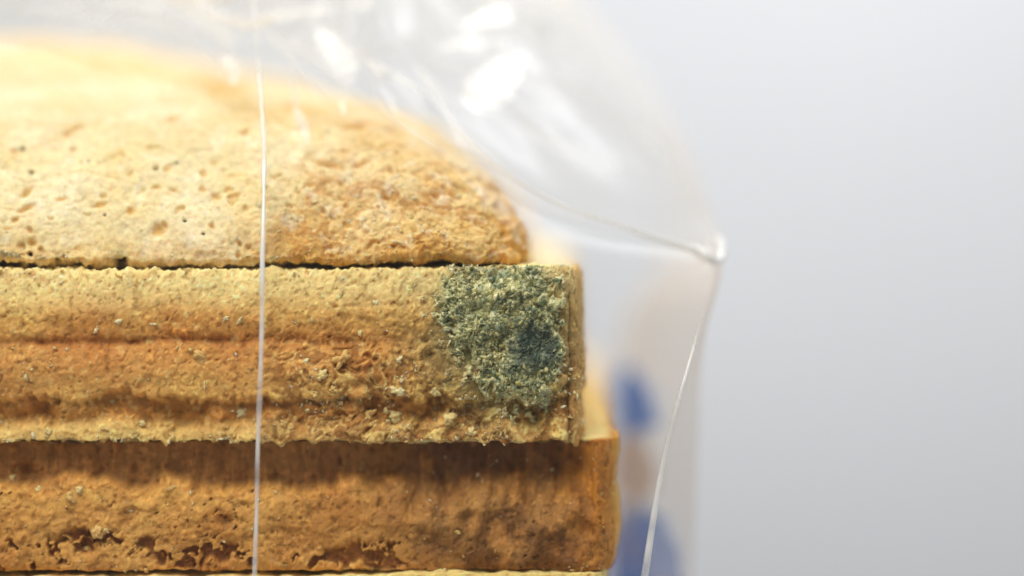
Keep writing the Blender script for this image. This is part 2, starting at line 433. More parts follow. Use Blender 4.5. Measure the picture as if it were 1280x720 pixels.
# ---- slices
def slab_rows(z0, z1, n):
    rows = [(3.5, z0, 0), (.5, z0, 0), (.2, z0, 0), (.08, z0, 0), (.03, z0, 0)]
    for t in np.linspace(0, 1, n): rows.append((0, z0+(z1-z0)*t, 0))
    rows += [(.012, z1, 0), (.03, z1, 0), (.05, z1, 0), (.08, z1, 0), (.12, z1, 0), (.18, z1, 0), (.26, z1, 0), (.36, z1, 0), (.5, z1, 0), (.8, z1, 0), (1.4, z1, 0), (2.2, z1, 0), (3.5, z1, 0)]
    return rows
def slab_data(z0, z1, plan, fine=FINE):
    n = int((z1-z0)/fine)
    G = build_slab(slab_rows(z0, z1, n), plan, fine)
    side = np.zeros(G.shape[:2]); side[5:5+n] = 1
    # outward plan normals from the outline
    R = G[8]; t = np.roll(R, -1, 0)-np.roll(R, 1, 0)
    nrm = np.stack([t[:, 1], -t[:, 0], t[:, 0]*0], -1); nrm /= np.linalg.norm(nrm, axis=1)[:, None]
    Nn = np.broadcast_to(nrm[None], G.shape).reshape(-1, 3)
    P = G.reshape(-1, 3); T = (z1-P[:, 2])/(z1-z0)
    inset = np.repeat(np.array([r[0] for r in slab_rows(z0, z1, n)]), G.shape[1])
    return G.shape, P, Nn, T, inset, side.reshape(-1)

def finish_slab(shape, P, Nn, T, inset, d, zshift, C, name, mat, parent):
    fade = np.exp(-inset/.25)
    sp1 = fbm(P*24, 3, off=601); sp2 = fbm(P*19, 3, off=603); pat = np.clip(.35+fbm(P*2.2, 2, off=605), .1, 1)
    C = mixc(C, np.clip(C*np.array([1.5, 1.6, 1.75]), 0, .9), sst(.22, .42, sp1)*pat*.8)
    C = mixc(C, C*np.array([.62, .55, .46]), sst(.24, .46, sp2)*np.clip(1.1-pat, 0, 1)*.65)
    d = d+.006*sst(.22, .42, sp1)*pat-.008*sst(.24, .46, sp2)
    P2 = P+Nn*(d*fade)[:, None]; P2[:, 2] += zshift
    # crumb relief on cut faces
    cut = sst(.02, .1, inset)
    P2[:, 2] += cut*(.02*fbm(P*3, 3, off=77)+.01*fbm(P*12, 2, off=70))
    V, F, C = close_mesh(P2.reshape(shape[0], shape[1], 3), rich(C, 1.04, (1.07, 1.08, .96)))
    link('crust', new_mesh(name, V, F, C), mat, parent)
    return P2

# -- the mouldy slice
s2 = thing('bread_slice', 'tan bread slice with green mould at its right end, under the domed piece', 'bread slice', 'stacked pieces of bread')
Z1, Z0 = .125, -1.115
shape, P, Nn, T, inset, side = slab_data(Z0, Z1, (-9.5, .535, 0.0, 8.9, .12, .75))
x = P[:, 0]
big = fbm(P*np.array([.8, .8, 1.6]), 3, off=4)
Tw = T+.035*fbm(P*np.array([1.3, 1.3, 1.3]), 3, off=14)+.012*fbm(P*9, 2, off=3)
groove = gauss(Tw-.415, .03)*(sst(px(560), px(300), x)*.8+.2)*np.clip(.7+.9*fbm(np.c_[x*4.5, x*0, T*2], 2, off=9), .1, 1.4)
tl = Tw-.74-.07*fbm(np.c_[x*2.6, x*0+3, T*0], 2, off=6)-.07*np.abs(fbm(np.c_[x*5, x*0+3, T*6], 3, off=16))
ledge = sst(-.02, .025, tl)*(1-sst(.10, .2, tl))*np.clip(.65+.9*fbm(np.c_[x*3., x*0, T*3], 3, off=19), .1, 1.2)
f1, f2, wid = worley(P*np.array([9., 9, 11])+.8*fbm(P*5, 2, off=1)[:, None])
f1b, f2b, _ = worley(P*np.array([20., 20, 24])+.9*fbm(P*8, 2, off=2)[:, None])
right = sst(px(300), px(430), x+.2*fbm(P*2, 2))      # the rougher, crumbed half
torn = right*sst(.38, .5, T)*sst(.02, .3, fbm(P*3.2, 3, off=25)+.12)
d = .03*big+.012*fbm(P*4, 3, off=8)+.006*fbm(P*14, 3, off=3)+.0035*fbm(P*36, 2, off=5)
d += .03*gauss(T-.25, .16)+.035*gauss(T-.57, .12)-.05*groove-.16*ledge
wq = P+.10*np.stack([fbm(P*4, 3, off=k) for k in (1, 22, 43)], -1)
peel = fbm(wq*np.array([3.2, 3.2, 4.6]), 4, off=141)
pb = fbm(wq*np.array([5.5, 5.5, 7]), 4, off=171)
d += (.2+.8*right)*.026*sst(-.10, .14, peel)*sst(.3, .45, T)+right*.02*sst(-.03, .05, pb)*sst(.32, .5, T)+right*.014*sst(.0, .25, fbm(P*6.5, 3, off=142))
pz_ = np.clip(.35+.65*right+.4*fbm(P*1.3, 2, off=150), .15, 1.2)
fo1, fo2, fo3 = foam(P, 8, .35, 3.), foam(P, 17, .45, 40.), foam(P, 34, .5, 80.)
d -= pz_*(.04*fo1*sst(.15, .4, T)+.02*fo2+.008*fo3)
d += torn*.02*(J3[wid][:, 0]-.4)
crack = gauss(x-.425-.012*fbm(P*4, 2, off=61), .014)*sst(.05, .2, T)*(P[:, 1] < .5)
d *= 1-.65*sst(.36, .46, x)
d -= .03*crack
d += .012*sst(.25, .5, fbm(P*7, 3, off=35))*sst(.1, .3, T)      # scabs
d -= .03*sst(.22, .08, f1)*sst(-.05, .3, fbm(P*1.5, 2, off=66))*.6
edge_t = np.exp(-T/.05); edge_b = np.exp(-(1-T)/.05)
d += -.035*np.exp(-T/.03)+edge_t*.03*fbm(P*9, 3, off=18)+edge_b*.03*fbm(P*8, 3, off=28)
zs = edge_t*(.018*fbm(P*np.array([7, 3, 1]), 3, off=51)+.035*np.abs(fbm(P*np.array([15, 6, 2]), 2, off=52)))-edge_b*(.02*fbm(P*np.array([6, 3, 1]), 3, off=53)+.06*np.clip(fbm(P*np.array([12, 5, 2]), 4, off=54), 0, 1))
zs += .02*sst(px(300), px(720), x)*edge_t
# crust colour, with shade painted in under the torn ledge
n_ = len(P); one = lambda c: np.tile(c, (n_, 1))
f_lo = fbm(P*2.1, 3, off=80)
C = mixc(one(lin(224, 180, 110)), one(TAN), np.clip(.5+.8*f_lo, 0, 1))
C = mixc(C, one(lin(244, 218, 160)), sst(.30, .06, Tw)*.95)
C = mixc(C, one(ORANGE), np.clip(gauss(Tw-.40, .12)*(.85+.5*f_lo)*sst(px(640), px(420), x), 0, 1)*.8)
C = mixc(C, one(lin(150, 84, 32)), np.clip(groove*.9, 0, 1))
C = mixc(C, one(lin(202, 140, 82)), gauss(Tw-.55, .1)*.5)
C = mixc(C, one(lin(164, 108, 52)), sst(-.01, .03, tl)*(1-sst(.12, .2, tl))*.75)  # brown shadow below the torn ledge, painted into the crust
C = mixc(C, one(lin(216, 186, 124)), sst(.84, .96, Tw)*.8)
C = mixc(C, one(lin(238, 208, 138)), np.clip(torn*sst(.2, .5, fbm(P*5, 3, off=90)+.15)*.8, 0, 1))
C = mixc(C, one(lin(150, 92, 40)), np.clip(right*sst(.05, -.1, peel)*.55*sst(.3, .5, T)+.5*sst(.3, .6, fbm(P*6, 3, off=91))*.6, 0, 1))
C = mixc(C, one(lin(240, 208, 144)), sst(.25, .6, fbm(P*14, 3, off=92))*.35)
band = gauss(pb-.06, .06)*right*sst(.35, .5, T)*np.clip(.4+1.2*fbm(P*2.2, 2, off=173), 0, 1)
C = mixc(C, one(lin(246, 216, 150)), band*.8)
C = mixc(C, one(lin(146, 92, 42)), right*sst(-.03, -.16, pb)*sst(.35, .5, T)*.6)
bandt = gauss(fbm(wq*np.array([4., 4, 6]), 4, off=175)-.05, .05)*sst(.12, .02, T)
C = mixc(C, one(lin(250, 234, 190)), bandt*.6)
sidef = sst(.42, .5, x)
C = mixc(C, one(lin(206, 156, 90)), sidef*.8)
C = mixc(C, one(lin(178, 118, 56)), np.clip(fo1*.6+fo2*.5+fo3*.35, 0, 1)*pz_*.75)
C = mixc(C, one(lin(112, 70, 34)), np.clip(crack, 0, 1)*.8)
halo = np.exp(-(((x-px(600))/.72)**2+((P[:, 2]-pz(425))/.62)**2)**1.3)*np.clip(.6+1.2*fbm(P*3, 3, off=95), 0, 1)
C = mixc(C, one(lin(158, 134, 84)), halo*.6)
mouldmask_c = np.exp(-(((x-px(628))/.52)**2+((P[:, 2]-pz(415))/.56)**2)**1.6)
C = mixc(C, one(lin(128, 128, 92)), np.clip(mouldmask_c*1.1+.5*mouldmask_c*fbm(P*5, 3, off=99), 0, 1)*.85)
C = mixc(C, one(lin(240, 218, 160)), sst(.03, .1, inset))
d -= .5*d*sst(.3, .8, mouldmask_c)
s2P = finish_slab(shape, P, Nn, T, inset, d, zs, C, 'slice_mouldy', M_crust, s2)
s2N, s2T, s2side, shape2 = Nn, T, side, shape

# -- the darker slice beneath
s3 = thing('bread_slice', 'darker brown bread slice directly below the mouldy one, jutting out at right', 'bread slice', 'stacked pieces of bread')
Z1, Z0 = -1.15, -2.085
shape, P, Nn, T, inset, side = slab_data(Z0, Z1, (-9.5, .80, .02, 8.9, .2, .5))
x = P[:, 0]
f_lo = fbm(P*2.0, 3, off=180)
leftz = sst(px(420), px(260), x+.2*f_lo)
Tw = T+.16*fbm(P*np.array([1.7, 1.7, .8]), 3, off=114)+.07*fbm(P*np.array([5., 5, 4]), 4, off=103)
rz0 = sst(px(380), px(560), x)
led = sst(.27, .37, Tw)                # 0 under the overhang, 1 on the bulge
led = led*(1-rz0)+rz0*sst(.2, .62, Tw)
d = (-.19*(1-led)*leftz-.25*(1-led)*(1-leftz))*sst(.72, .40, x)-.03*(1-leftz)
f1, f2, wid = worley(P*np.array([7., 7, 9])+.8*fbm(P*4, 2, off=1)[:, None])
f1b, f2b, _ = worley(P*np.array([18., 18, 20])+.9*fbm(P*8, 2, off=2)[:, None])
wq3 = np.stack([x*2.4+.5*fbm(P*6, 3, off=301), x*0, T*3.0+.6*fbm(P*7, 3, off=302)], -1)
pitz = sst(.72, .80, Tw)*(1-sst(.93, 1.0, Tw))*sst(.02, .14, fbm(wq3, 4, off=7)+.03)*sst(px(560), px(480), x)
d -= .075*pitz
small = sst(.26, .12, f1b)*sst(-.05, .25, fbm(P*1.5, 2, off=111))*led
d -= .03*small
streak = fbm(P*np.array([9., 9, 1.6]), 3, off=33)
d += .055*streak*(1-led)+.03*fbm(P*2.5, 3, off=44)+.008*fbm(P*13, 3, off=45)+.004*fbm(P*34, 2, off=46)
rz = sst(px(430), px(560), x)
d += rz*.05*fbm(P*np.array([4, 4, 2.6]), 3, off=47)+.02*sst(-.15, .25, fbm(P*np.array([3.4, 3.4, 4.4]), 3, off=48))*led
fo1, fo2, fo3 = foam(P, 6, .3, 23.), foam(P, 14, .45, 60.), foam(P, 30, .5, 20.)
d -= .045*fo1+.022*fo2+.009*fo3
d *= 1-.5*sst(.5, .72, x)
edge_t = np.exp(-T/.05); edge_b = np.exp(-(1-T)/.05)
d += edge_t*.03*fbm(P*8, 3, off=128)-.03*np.exp(-(1-T)/.04)
zs = edge_t*(.02*fbm(P*np.array([6, 3, 1]), 3, off=151))-edge_b*.02*fbm(P*np.array([6, 3, 1]), 3, off=153)
zs += (.03*sst(px(650), px(780), x)-.0*x)*edge_t+sst(.54, .66, x)*sst(.9, .3, T)*.055*np.clip(P[:, 1]-.2, 0, 4)
n_ = len(P)
C = mixc(one(lin(208, 158, 92)), one(lin(184, 128, 68)), np.clip(.5+.9*f_lo, 0, 1))
C = mixc(C, one(lin(148, 102, 62)), (1-led)*.75)  # shade under the overhang painted into the recess
C = mixc(C, one(lin(226, 176, 104)), np.clip(leftz*gauss(Tw-.42, .09)*(.7+.8*fbm(P*4, 2, off=12)), 0, 1)*.8)  # light caught by the left ledge, painted as a paler band
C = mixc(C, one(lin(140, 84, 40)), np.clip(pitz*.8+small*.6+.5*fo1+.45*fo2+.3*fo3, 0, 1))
C = mixc(C, one(lin(100, 60, 28)), np.clip(rz*(.9+.8*fbm(P*np.array([3.5, 3.5, 2.2]), 3, off=13)), 0, 1)*.85)  # dark brown crust, deepened further to paint in the light falloff
C = mixc(C, one(lin(196, 140, 78)), np.clip(rz*sst(.15, .45, fbm(P*np.array([6, 6, 3.]), 3, off=15)), 0, 1)*.5)
C = mixc(C, one(lin(196, 130, 52)), sst(px(690), px(765), x+.25*fbm(P*4, 3, off=5))*.75)  # amber crust end, with glow of light through the edge painted in
C = mixc(C, one(lin(230, 180, 92)), sst(.755, .80, x)*.6)
C = mixc(C, one(lin(240, 212, 146)), sst(.02, .08, inset))
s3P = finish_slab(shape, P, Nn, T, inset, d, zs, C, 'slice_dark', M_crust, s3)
s3N, s3T, s3side = Nn, T, side

# -- the lowest slice, only its upper rim reaches into the picture
s4 = thing('bread_slice', 'lowest bread slice, only its pale upper rim showing at the bottom edge', 'bread slice', 'stacked pieces of bread')
Z1, Z0 = -2.10, -3.64
shape, P, Nn, T, inset, side = slab_data(Z0, Z1, (-9.5, .72, -.02, 8.9, .2, .5), .014)
x = P[:, 0]; n_ = len(P)
d = .03*fbm(P*1.5, 3, off=201)+.012*fbm(P*6, 3, off=202)+.006*fbm(P*18, 2, off=203)
edge_t = np.exp(-T/.05)
zs = edge_t*.02*fbm(P*np.array([7, 3, 1]), 3, off=204)
zs += edge_t*-.03*sst(px(520), px(350), x)
C = mixc(one(lin(206, 150, 84)), one(lin(186, 122, 64)), np.clip(.5+fbm(P*2, 3, off=206), 0, 1))
C = mixc(C, one(lin(240, 210, 144)), sst(.12, .02, T))
C = mixc(C, one(lin(240, 212, 146)), sst(.02, .08, inset))
finish_slab(shape, P, Nn, T, inset, d, zs, C, 'slice_lowest', M_crust, s4)

# ---- crumbs
def pick(P, N, mask, n, seed):
    r = np.random.default_rng(seed); p = mask/mask.sum()
    i = r.choice(len(P), n, p=p); return P[i], N[i], r
def crumb_part(P, N, mask, n, seed, smin, smax, cols, parent, z_off=0):
    pos, nor, r = pick(P, N, mask, n, seed)
    sz = smin+(smax-smin)*r.random(n)**2.5
    cc = np.array(cols)[r.integers(0, len(cols), n)]*r.uniform(.8, 1.05, (n, 1))
    V, F, C = blobs(pos, nor*.3, sz, cc, seed+1, (.7, 1.5), .6, ICO1, .45)
    o = link('crumbs', new_mesh('crumbs', V, F, C), M_crumb, parent); o['kind'] = 'stuff'
vis = lambda P: (P[:, 0] > -4.0) & (P[:, 1] < 1.2)
m = vis(s2P)*s2side*(.25+3*np.exp(-s2T/.03)+4*np.exp(-(1-s2T)/.03)+1.2*sst(px(330), px(450), s2P[:, 0])*sst(.4, .6, s2T))*np.clip(.3+fbm(s2P*3, 2, off=5), .02, 2)
crumb_part(s2P, s2N, m, 900, 11, .005, .022, [lin(240, 212, 150), lin(230, 190, 118), lin(220, 174, 100), lin(248, 228, 178)], s2)
m = vis(s3P)*s3side*(.3+2*np.exp(-(1-s3T)/.05)+1.5*gauss(s3T-.4, .1)*sst(px(420), px(300), s3P[:, 0]))*np.clip(.3+fbm(s3P*3, 2, off=6), .02, 2)
crumb_part(s3P, s3N, m, 320, 21, .004, .018, [lin(220, 172, 104), lin(204, 150, 84), lin(240, 214, 160)], s3)
m = vis(heel_P)*(heel_rough*.8+.08+1.5*sst(.3, .2, heel_P[:, 2]))*(heel_P[:, 2] > .2)*(heel_P[:, 2] < 1.2)
crumb_part(heel_P, heel_N, m, 600, 31, .005, .018, [lin(246, 222, 162), lin(236, 196, 118), lin(250, 234, 190)], heel)

# bigger flakes that can be told apart
def flake(P, N, x, y, size, colr, seed, parent, n_lump=5):
    q = np.array([px(x), pz(y)])
    f = np.where(P[:, 1] < .9)[0]
    i = f[np.argmin((P[f, 0]-q[0])**2+(P[f, 2]-q[1])**2)]
    r = np.random.default_rng(seed)
    nr_, ns_ = 6, 20
    th = np.linspace(0, 2*math.pi, ns_, endpoint=False)
    ro = 1+.38*perlin(np.c_[np.cos(th)*1.6, np.sin(th)*1.6, np.full(ns_, seed*1.37)])*2
    ro = np.clip(ro, .35, 1.8); V = []
    for k_ in range(nr_):
        q_ = (k_+.02)/(nr_-1)
        h_ = .55*(1-q_**2.5)-.25*(q_ > .9)
        V.append(np.stack([np.cos(th)*ro*q_, np.full(ns_, -h_), np.sin(th)*ro*q_], -1))
    W = np.concatenate(V); W[:, 1] -= .5*perlin(W*2.3+seed)*1.2; W[:, 0] *= r.uniform(.9, 1.4); W[:, 2] *= r.uniform(.6, 1.0)
    W += .12*np.stack([perlin(W*4+k_*7) for k_ in range(3)], -1)
    BF = grid_faces(nr_, ns_, True)
    a = r.uniform(-.9, .9); ca, sa = math.cos(a), math.sin(a)
    W = W@np.array([[ca, 0, sa], [0, 1, 0], [-sa, 0, ca]])
    W = W*size*.8+P[i]+N[i]*size*.1
    o = link('crumb_flake', new_mesh('crumb_flake', W, BF, np.tile(colr, (len(W), 1))), M_crumb, parent)
WH, YE, HO = lin(254, 230, 174), lin(240, 210, 144), lin(228, 184, 112)
for k, (x_, y_, s_, c_) in enumerate([(499, 488, .05, WH), (493, 521, .085, YE), (428, 449, .07, HO), (402, 469, .055, YE), (545, 488, .05, YE), (383, 452, .03, WH), (417, 486, .05, HO),
        (392, 494, .05, HO), (560, 525, .06, YE), (120, 412, .035, WH), (148, 401, .03, WH), (138, 502, .035, YE), (176, 530, .035, YE), (283, 398, .03, WH), (300, 517, .045, WH), (247, 443, .05, HO),
        (300, 400, .03, YE), (460, 520, .06, HO), (500, 448, .028, WH), (450, 416, .03, YE), (470, 378, .025, WH), (60, 540, .03, YE), (355, 530, .04, HO), (590, 540, .04, YE)]):
    flake(s2P, s2N, x_, y_, s_, c_, 300+k, s2)
for k, (x_, y_, s_, c_) in enumerate([(46, 614, .035, YE), (86, 622, .05, HO), (98, 612, .04, YE), (120, 667, .06, HO), (132, 664, .03, YE), (212, 611, .035, HO), (105, 690, .05, HO), (620, 580, .014, WH), (572, 667, .03, HO), (555, 576, .012, WH), (640, 555, .012, WH), (8, 600, .03, YE)]):
    flake(s3P, s3N, x_, y_, s_, c_, 400+k, s3)

# ---- mould
r = np.random.default_rng(5)
pal = np.array([lin(140, 140, 98), lin(166, 162, 114), lin(112, 120, 92), lin(186, 176, 120), lin(100, 110, 86), lin(88, 98, 74), lin(140, 134, 84), lin(196, 190, 142)])
Gs = s2P.reshape(shape2[0], shape2[1], 3); Ns = s2N.reshape(shape2[0], shape2[1], 3)
cols_ = np.where((Gs[60, :, 0] > px(525)) & (Gs[60, :, 1] < .5))[0]
rows_ = np.arange(12, len(Gs)-9)
def refine(A, k=2):
    A = catmull(A, np.linspace(0, len(A)-1, (len(A)-1)*k+1))
    A = np.swapaxes(A, 0, 1); A = catmull(A, np.linspace(0, len(A)-1, (len(A)-1)*k+1)); return np.swapaxes(A, 0, 1)
MG = refine(Gs[rows_][:, cols_]); MN = refine(Ns[rows_][:, cols_]); ms = MG.shape
# flatten the crust relief underneath a little, then let the mould rise
Q = MG.reshape(-1, 3); QN = MN.reshape(-1, 3)
X_, Z_ = (Q[:, 0]-px(628))*170, (Q[:, 2]-pz(415))*170
X_ = X_+16*fbm(Q*3.5, 3, off=401); Z_ = Z_+16*fbm(Q*3.5, 3, off=402)
el = lambda cx, cy, ax, ay: 1-np.hypot((X_-(cx-628))/ax, (Z_+(cy-415))/ay)
body = np.maximum.reduce([el(640, 376, 74, 58), el(606, 398, 48, 58), el(664, 440, 46, 72), el(644, 470, 48, 34), el(582, 375, 42, 40)])
edge_in = body
body = sst(-.2, .4, body-.05+.45*fbm(Q*5.5, 4, .6, off=403)+.4*fbm(Q*15, 3, off=413)*sst(.6, .1, body))
isl = sst(.16, .36, fbm(Q*9, 3, off=431))*sst(-1.0, -.15, edge_in)*sst(px(520), px(570), Q[:, 0])
body = np.maximum(body, .62*isl)*sst(.43, .36, Q[:, 0])
wq = Q+.035*np.stack([fbm(Q*9, 3, off=k) for k in (405, 425, 445)], -1)
a1, a2, id1 = worley(wq*np.array([15., 15, 13]))
b1, b2, id2 = worley(wq*np.array([34., 34, 32])+3.3)
lumps = fbm(Q*4.5, 3, off=404)
hgt = .06*np.clip(1-a1*1.25, 0, 1)+.035*np.clip(1-b1*1.2, 0, 1)+.06*lumps+.012*fbm(Q*40, 2, off=406)
spot = sst(.0, .4, 1-np.hypot((X_-34)/36, (Z_+18)/44)+.3*fbm(Q*9, 3, off=409))
hgt = hgt*(1-.3*spot)+.03*spot
MP = Q+QN*(-.03+body*(.05+hgt))[:, None]
ct = pal[np.array([0, 1, 2, 4, 1, 0, 3, 2])[id1 % 8]]*(.8+.9*J3[id2][:, 1]**2)[:, None]
zone = fbm(Q*2.0, 3, off=407)
ct = mixc(ct, np.tile(lin(150, 146, 96), (len(Q), 1)), np.clip(.45+1.2*zone, 0, 1)*.6)
ct = mixc(ct, np.tile(lin(112, 122, 100), (len(Q), 1)), np.clip(.3-1.6*zone, 0, 1)*.6)
ct = mixc(ct, np.tile(lin(208, 200, 148), (len(Q), 1)), sst(.1, .5, fbm(Q*17, 2, off=408))*.75)
ct = mixc(ct, np.tile(lin(176, 140, 82), (len(Q), 1)), sst(.95, .2, body)*.75)
ct = mixc(ct*np.array([1.95, 1.98, 2.1]), np.tile(lin(176, 184, 156), (len(Q), 1)), np.full(len(Q), .3))
ct = mixc(ct, np.tile(lin(48, 66, 64), (len(Q), 1)), spot*.9)
ct = mixc(ct, np.tile(lin(150, 162, 140), (len(Q), 1)), spot*sst(.1, .5, fbm(Q*20, 3, off=410))*.65)
Fm = grid_faces(ms[0], ms[1])
Fm = Fm[(body > .02)[Fm].any(1)]
use = np.unique(Fm); remap = np.full(len(Q), -1); remap[use] = np.arange(len(use))
o = link('mould_growth', new_mesh('mould_growth', MP[use], remap[Fm], ct[use]), M_mould, s2)
o['label'] = 'sage green crumbly mould with a dark teal spot'
# loose grains on and around it
gm_ = np.exp(-((np.hypot((X_+8)/98, Z_/90))**4))*np.clip(.3+body, 0, 1)*(1-spot)*np.clip(.4+1.5*fbm(Q*4, 2, off=411), 0.02, 2)*(Q[:, 0] < .40)
pos, nor, r = pick(MP, QN, gm_, 1500, 61)
cc = pal[r.integers(0, 8, 1500)]*r.uniform(1.2, 2.3, (1500, 1))
V, F, C = blobs(pos, nor*.2, .006+.013*r.random(1500)**1.5, cc, 62, (.9, 2.2), .8, ICO1, .4)
o = link('mould_grains', new_mesh('mould_grains', V, F, C), M_mould, s2); o['kind'] = 'stuff'
# threads
def threads(pos, nor, length, colr, seed, w=.0028):
    r = np.random.default_rng(seed); n = len(pos)
    dirn = nor*.7+r.normal(size=(n, 3))*.7; dirn /= np.linalg.norm(dirn, axis=1)[:, None]
    bend = r.normal(size=(n, 3))*.35
    side = np.cross(dirn, r.normal(size=(n, 3))); side /= np.linalg.norm(side, axis=1)[:, None]
    s2_ = np.cross(dirn, side); K = 5; V = []
    for k in range(K):
        t = k/(K-1); c = pos+dirn*(length*t)[:, None]+bend*(length*t*t)[:, None]
        ww = w*(1-.75*t)
        for a in (0, 2.094, 4.189): V.append(c+(side*math.cos(a)+s2_*math.sin(a))*ww)
    V = np.stack(V, 1)
    f = []
    for k in range(K-1):
        for a in range(3): f.append([k*3+a, k*3+(a+1) % 3, (k+1)*3+(a+1) % 3, (k+1)*3+a])
    F = (np.array(f)[None]+(np.arange(n)*K*3)[:, None, None]).reshape(-1, 4)
    return V.reshape(-1, 3), F, np.repeat(colr, K*3, axis=0)
pos, nor, r = pick(MP, QN, gm_+.15*body, 1800, 71)
V, F, C = threads(pos, nor, r.uniform(.02, .055, 1800), pal[r.integers(0, 8, 1800)]*2.0, 72, .002)
o = link('mould_threads', new_mesh('mould_threads', V, F, C), M_mould, s2); o['kind'] = 'stuff'

# ------------------------------------------------------------------ plastic bag
bag = thing('plastic_bag', 'clear crinkled plastic bag with blue print wrapped around the whole bread stack', 'plastic bag')
def at(x, y, dep):
    """a point dep cm behind the front of the stack, seen at photo position x, y"""
    k = (21+dep)/21.0
    zc = CAMZ*(1-k)           # centre line drops with depth
    return (px(x)*k, dep, pz(y)*k+CAMZ-CAMZ*k)
# control net: rows from the bottom up, columns around the bag
# columns: 0 back-left, 1 left-front, 2..6 front, 7 crease, 8 outline, 9 gusset, 10 back-right, 11 back middle
rows = []
def low(z, xc, yc, xs, ys, xg, yg):
    return [(-10, 9.2, z), (-10.0, .3, z), (-7, -.22, z), (-4.5, -.24, z), (-2.6, -.25, z), (-1.0, -.25, z), (.2, -.22, z), (xc, yc, z), (xs, ys, z), (xg, yg, z), (xs-.1, 9.2, z), (-4.5, 9.5, z)]
rows.append(low(-3.64, .80, -.12, 1.38, 1.6, .80, 5.2))
rows.append(low(-2.7, .90, -.12, 1.42, 1.6, .84, 5.2))
rows.append(low(-2.0, .99, -.10, 1.45, 1.6, .90, 5.2))
rows.append(low(-1.2, 1.13, -.02, 1.48, 1.6, .95, 5.2))
rows.append(low(-.4, 1.36, .2, 1.5, 1.5, 1.05, 5.2))
rows.append([(-10, 9.2, .1), (-10, .3, .1), (-7, -.22, .1), (-4.5, -.24, .15), (-2.6, -.25, .2), (-1.0, -.25, .2), (.2, -.2, .15), at(888, 330, .7), at(900, 318, 1.3), (1.3, 4.8, .1), (1.3, 9.2, .1), (-4.5, 9.5, .1)])
rows.append([(-9.6, 9, .9), (-9.6, .5, .8), (-7, -.2, .8), (-4.5, -.22, .8), (-2.6, -.22, .75), (-1.2, -.22, .68), (-.1, -.2, .5), at(800, 291, .65), at(884, 262, 2.0), (1.5, 5, .8), (1.2, 9, .7), (-4.5, 9.2, .9)])
rows.append([(-8.8, 8.6, 1.8), (-8.8, 1.0, 1.6), (-7, -.02, 1.5), (-4.6, -.08, 1.44), (-2.8, -.08, 1.34), (-1.5, -.08, 1.18), (-.45, -.06, .89), at(690, 250, .55), at(846, 200, 2.3), (1.3, 5, 1.5), (.9, 8.5, 1.5), (-4, 8.8, 1.8)])
rows.append([(-7.6, 7.6, 2.6), (-7.4, 2, 2.3), (-6.2, .4, 2.2), (-4.5, .28, 2.02), (-3.0, .26, 1.85), (-1.9, .26, 1.62), (-.95, .28, 1.3), at(596, 186, .6), at(775, 122, 2.4), (1.0, 4.8, 2.0), (.5, 7.5, 2.2), (-3.5, 7.8, 2.5)])
rows.append([(-5.6, 6, 3.0), (-5.4, 2.6, 2.7), (-4.6, 1.6, 2.7), (-3.8, 1.3, 2.5), (-2.9, 1.1, 2.3), (-2.1, .95, 2.07), (-1.35, .85, 1.75), at(530, 95, .9), at(690, 55, 2.4), (.5, 4.4, 2.5), (0, 6, 2.7), (-2.6, 6.4, 3.0)])
rows.append([(-3.6, 4.4, 3.3), (-3.5, 2.8, 3.0), (-3.0, 2.2, 2.75), (-2.6, 1.9, 2.5), (-2.2, 1.65, 2.35), (-1.8, 1.5, 2.2), (-1.3, 1.4, 2.1), at(490, 20, 1.4), at(610, 2, 2.4), (0, 3.8, 2.8), (-.5, 4.6, 3.0), (-1.8, 5, 3.2)])
rows.append([(-2.1, 3.3, 3.9), (-2.1, 2.7, 3.8), (-1.9, 2.4, 3.7), (-1.75, 2.2, 3.6), (-1.55, 2.1, 3.5), (-1.35, 2.0, 3.4), (-1.15, 2.0, 3.35), (-.95, 2.1, 3.3), (-.7, 2.5, 3.4), (-.7, 3.1, 3.5), (-1.0, 3.4, 3.7), (-1.5, 3.5, 3.8)])
rows.append([(-1.7, 3.1, 4.9), (-1.75, 2.8, 4.9), (-1.7, 2.6, 4.9), (-1.6, 2.5, 4.9), (-1.5, 2.45, 4.9), (-1.4, 2.4, 4.9), (-1.3, 2.4, 4.9), (-1.2, 2.45, 4.9), (-1.1, 2.7, 4.9), (-1.1, 3.0, 4.9), (-1.3, 3.15, 4.9), (-1.5, 3.2, 4.9)])
rows.append([(-2.4, 3.5, 6.4), (-2.5, 2.7, 6.5), (-2.3, 2.2, 6.5), (-2.0, 2.0, 6.4), (-1.7, 1.9, 6.5), (-1.4, 1.8, 6.4), (-1.0, 1.8, 6.5), (-.8, 2.0, 6.4), (-.6, 2.6, 6.5), (-.6, 3.2, 6.4), (-1.2, 3.6, 6.5), (-1.8, 3.7, 6.4)])
NET = np.array(rows, float)          # (nv, 12, 3)

nvv = 420
tv = np.linspace(0, len(NET)-1, nvv)
S = catmull(NET, tv)                  # (nvv, 12, 3)
# around: dense in front
seg_n = [6, 10, 30, 70, 90, 90, 80, 90, 60, 40, 10, 10]
us = np.concatenate([k+np.arange(n)/n for k, n in enumerate(seg_n)])
nu = len(us)
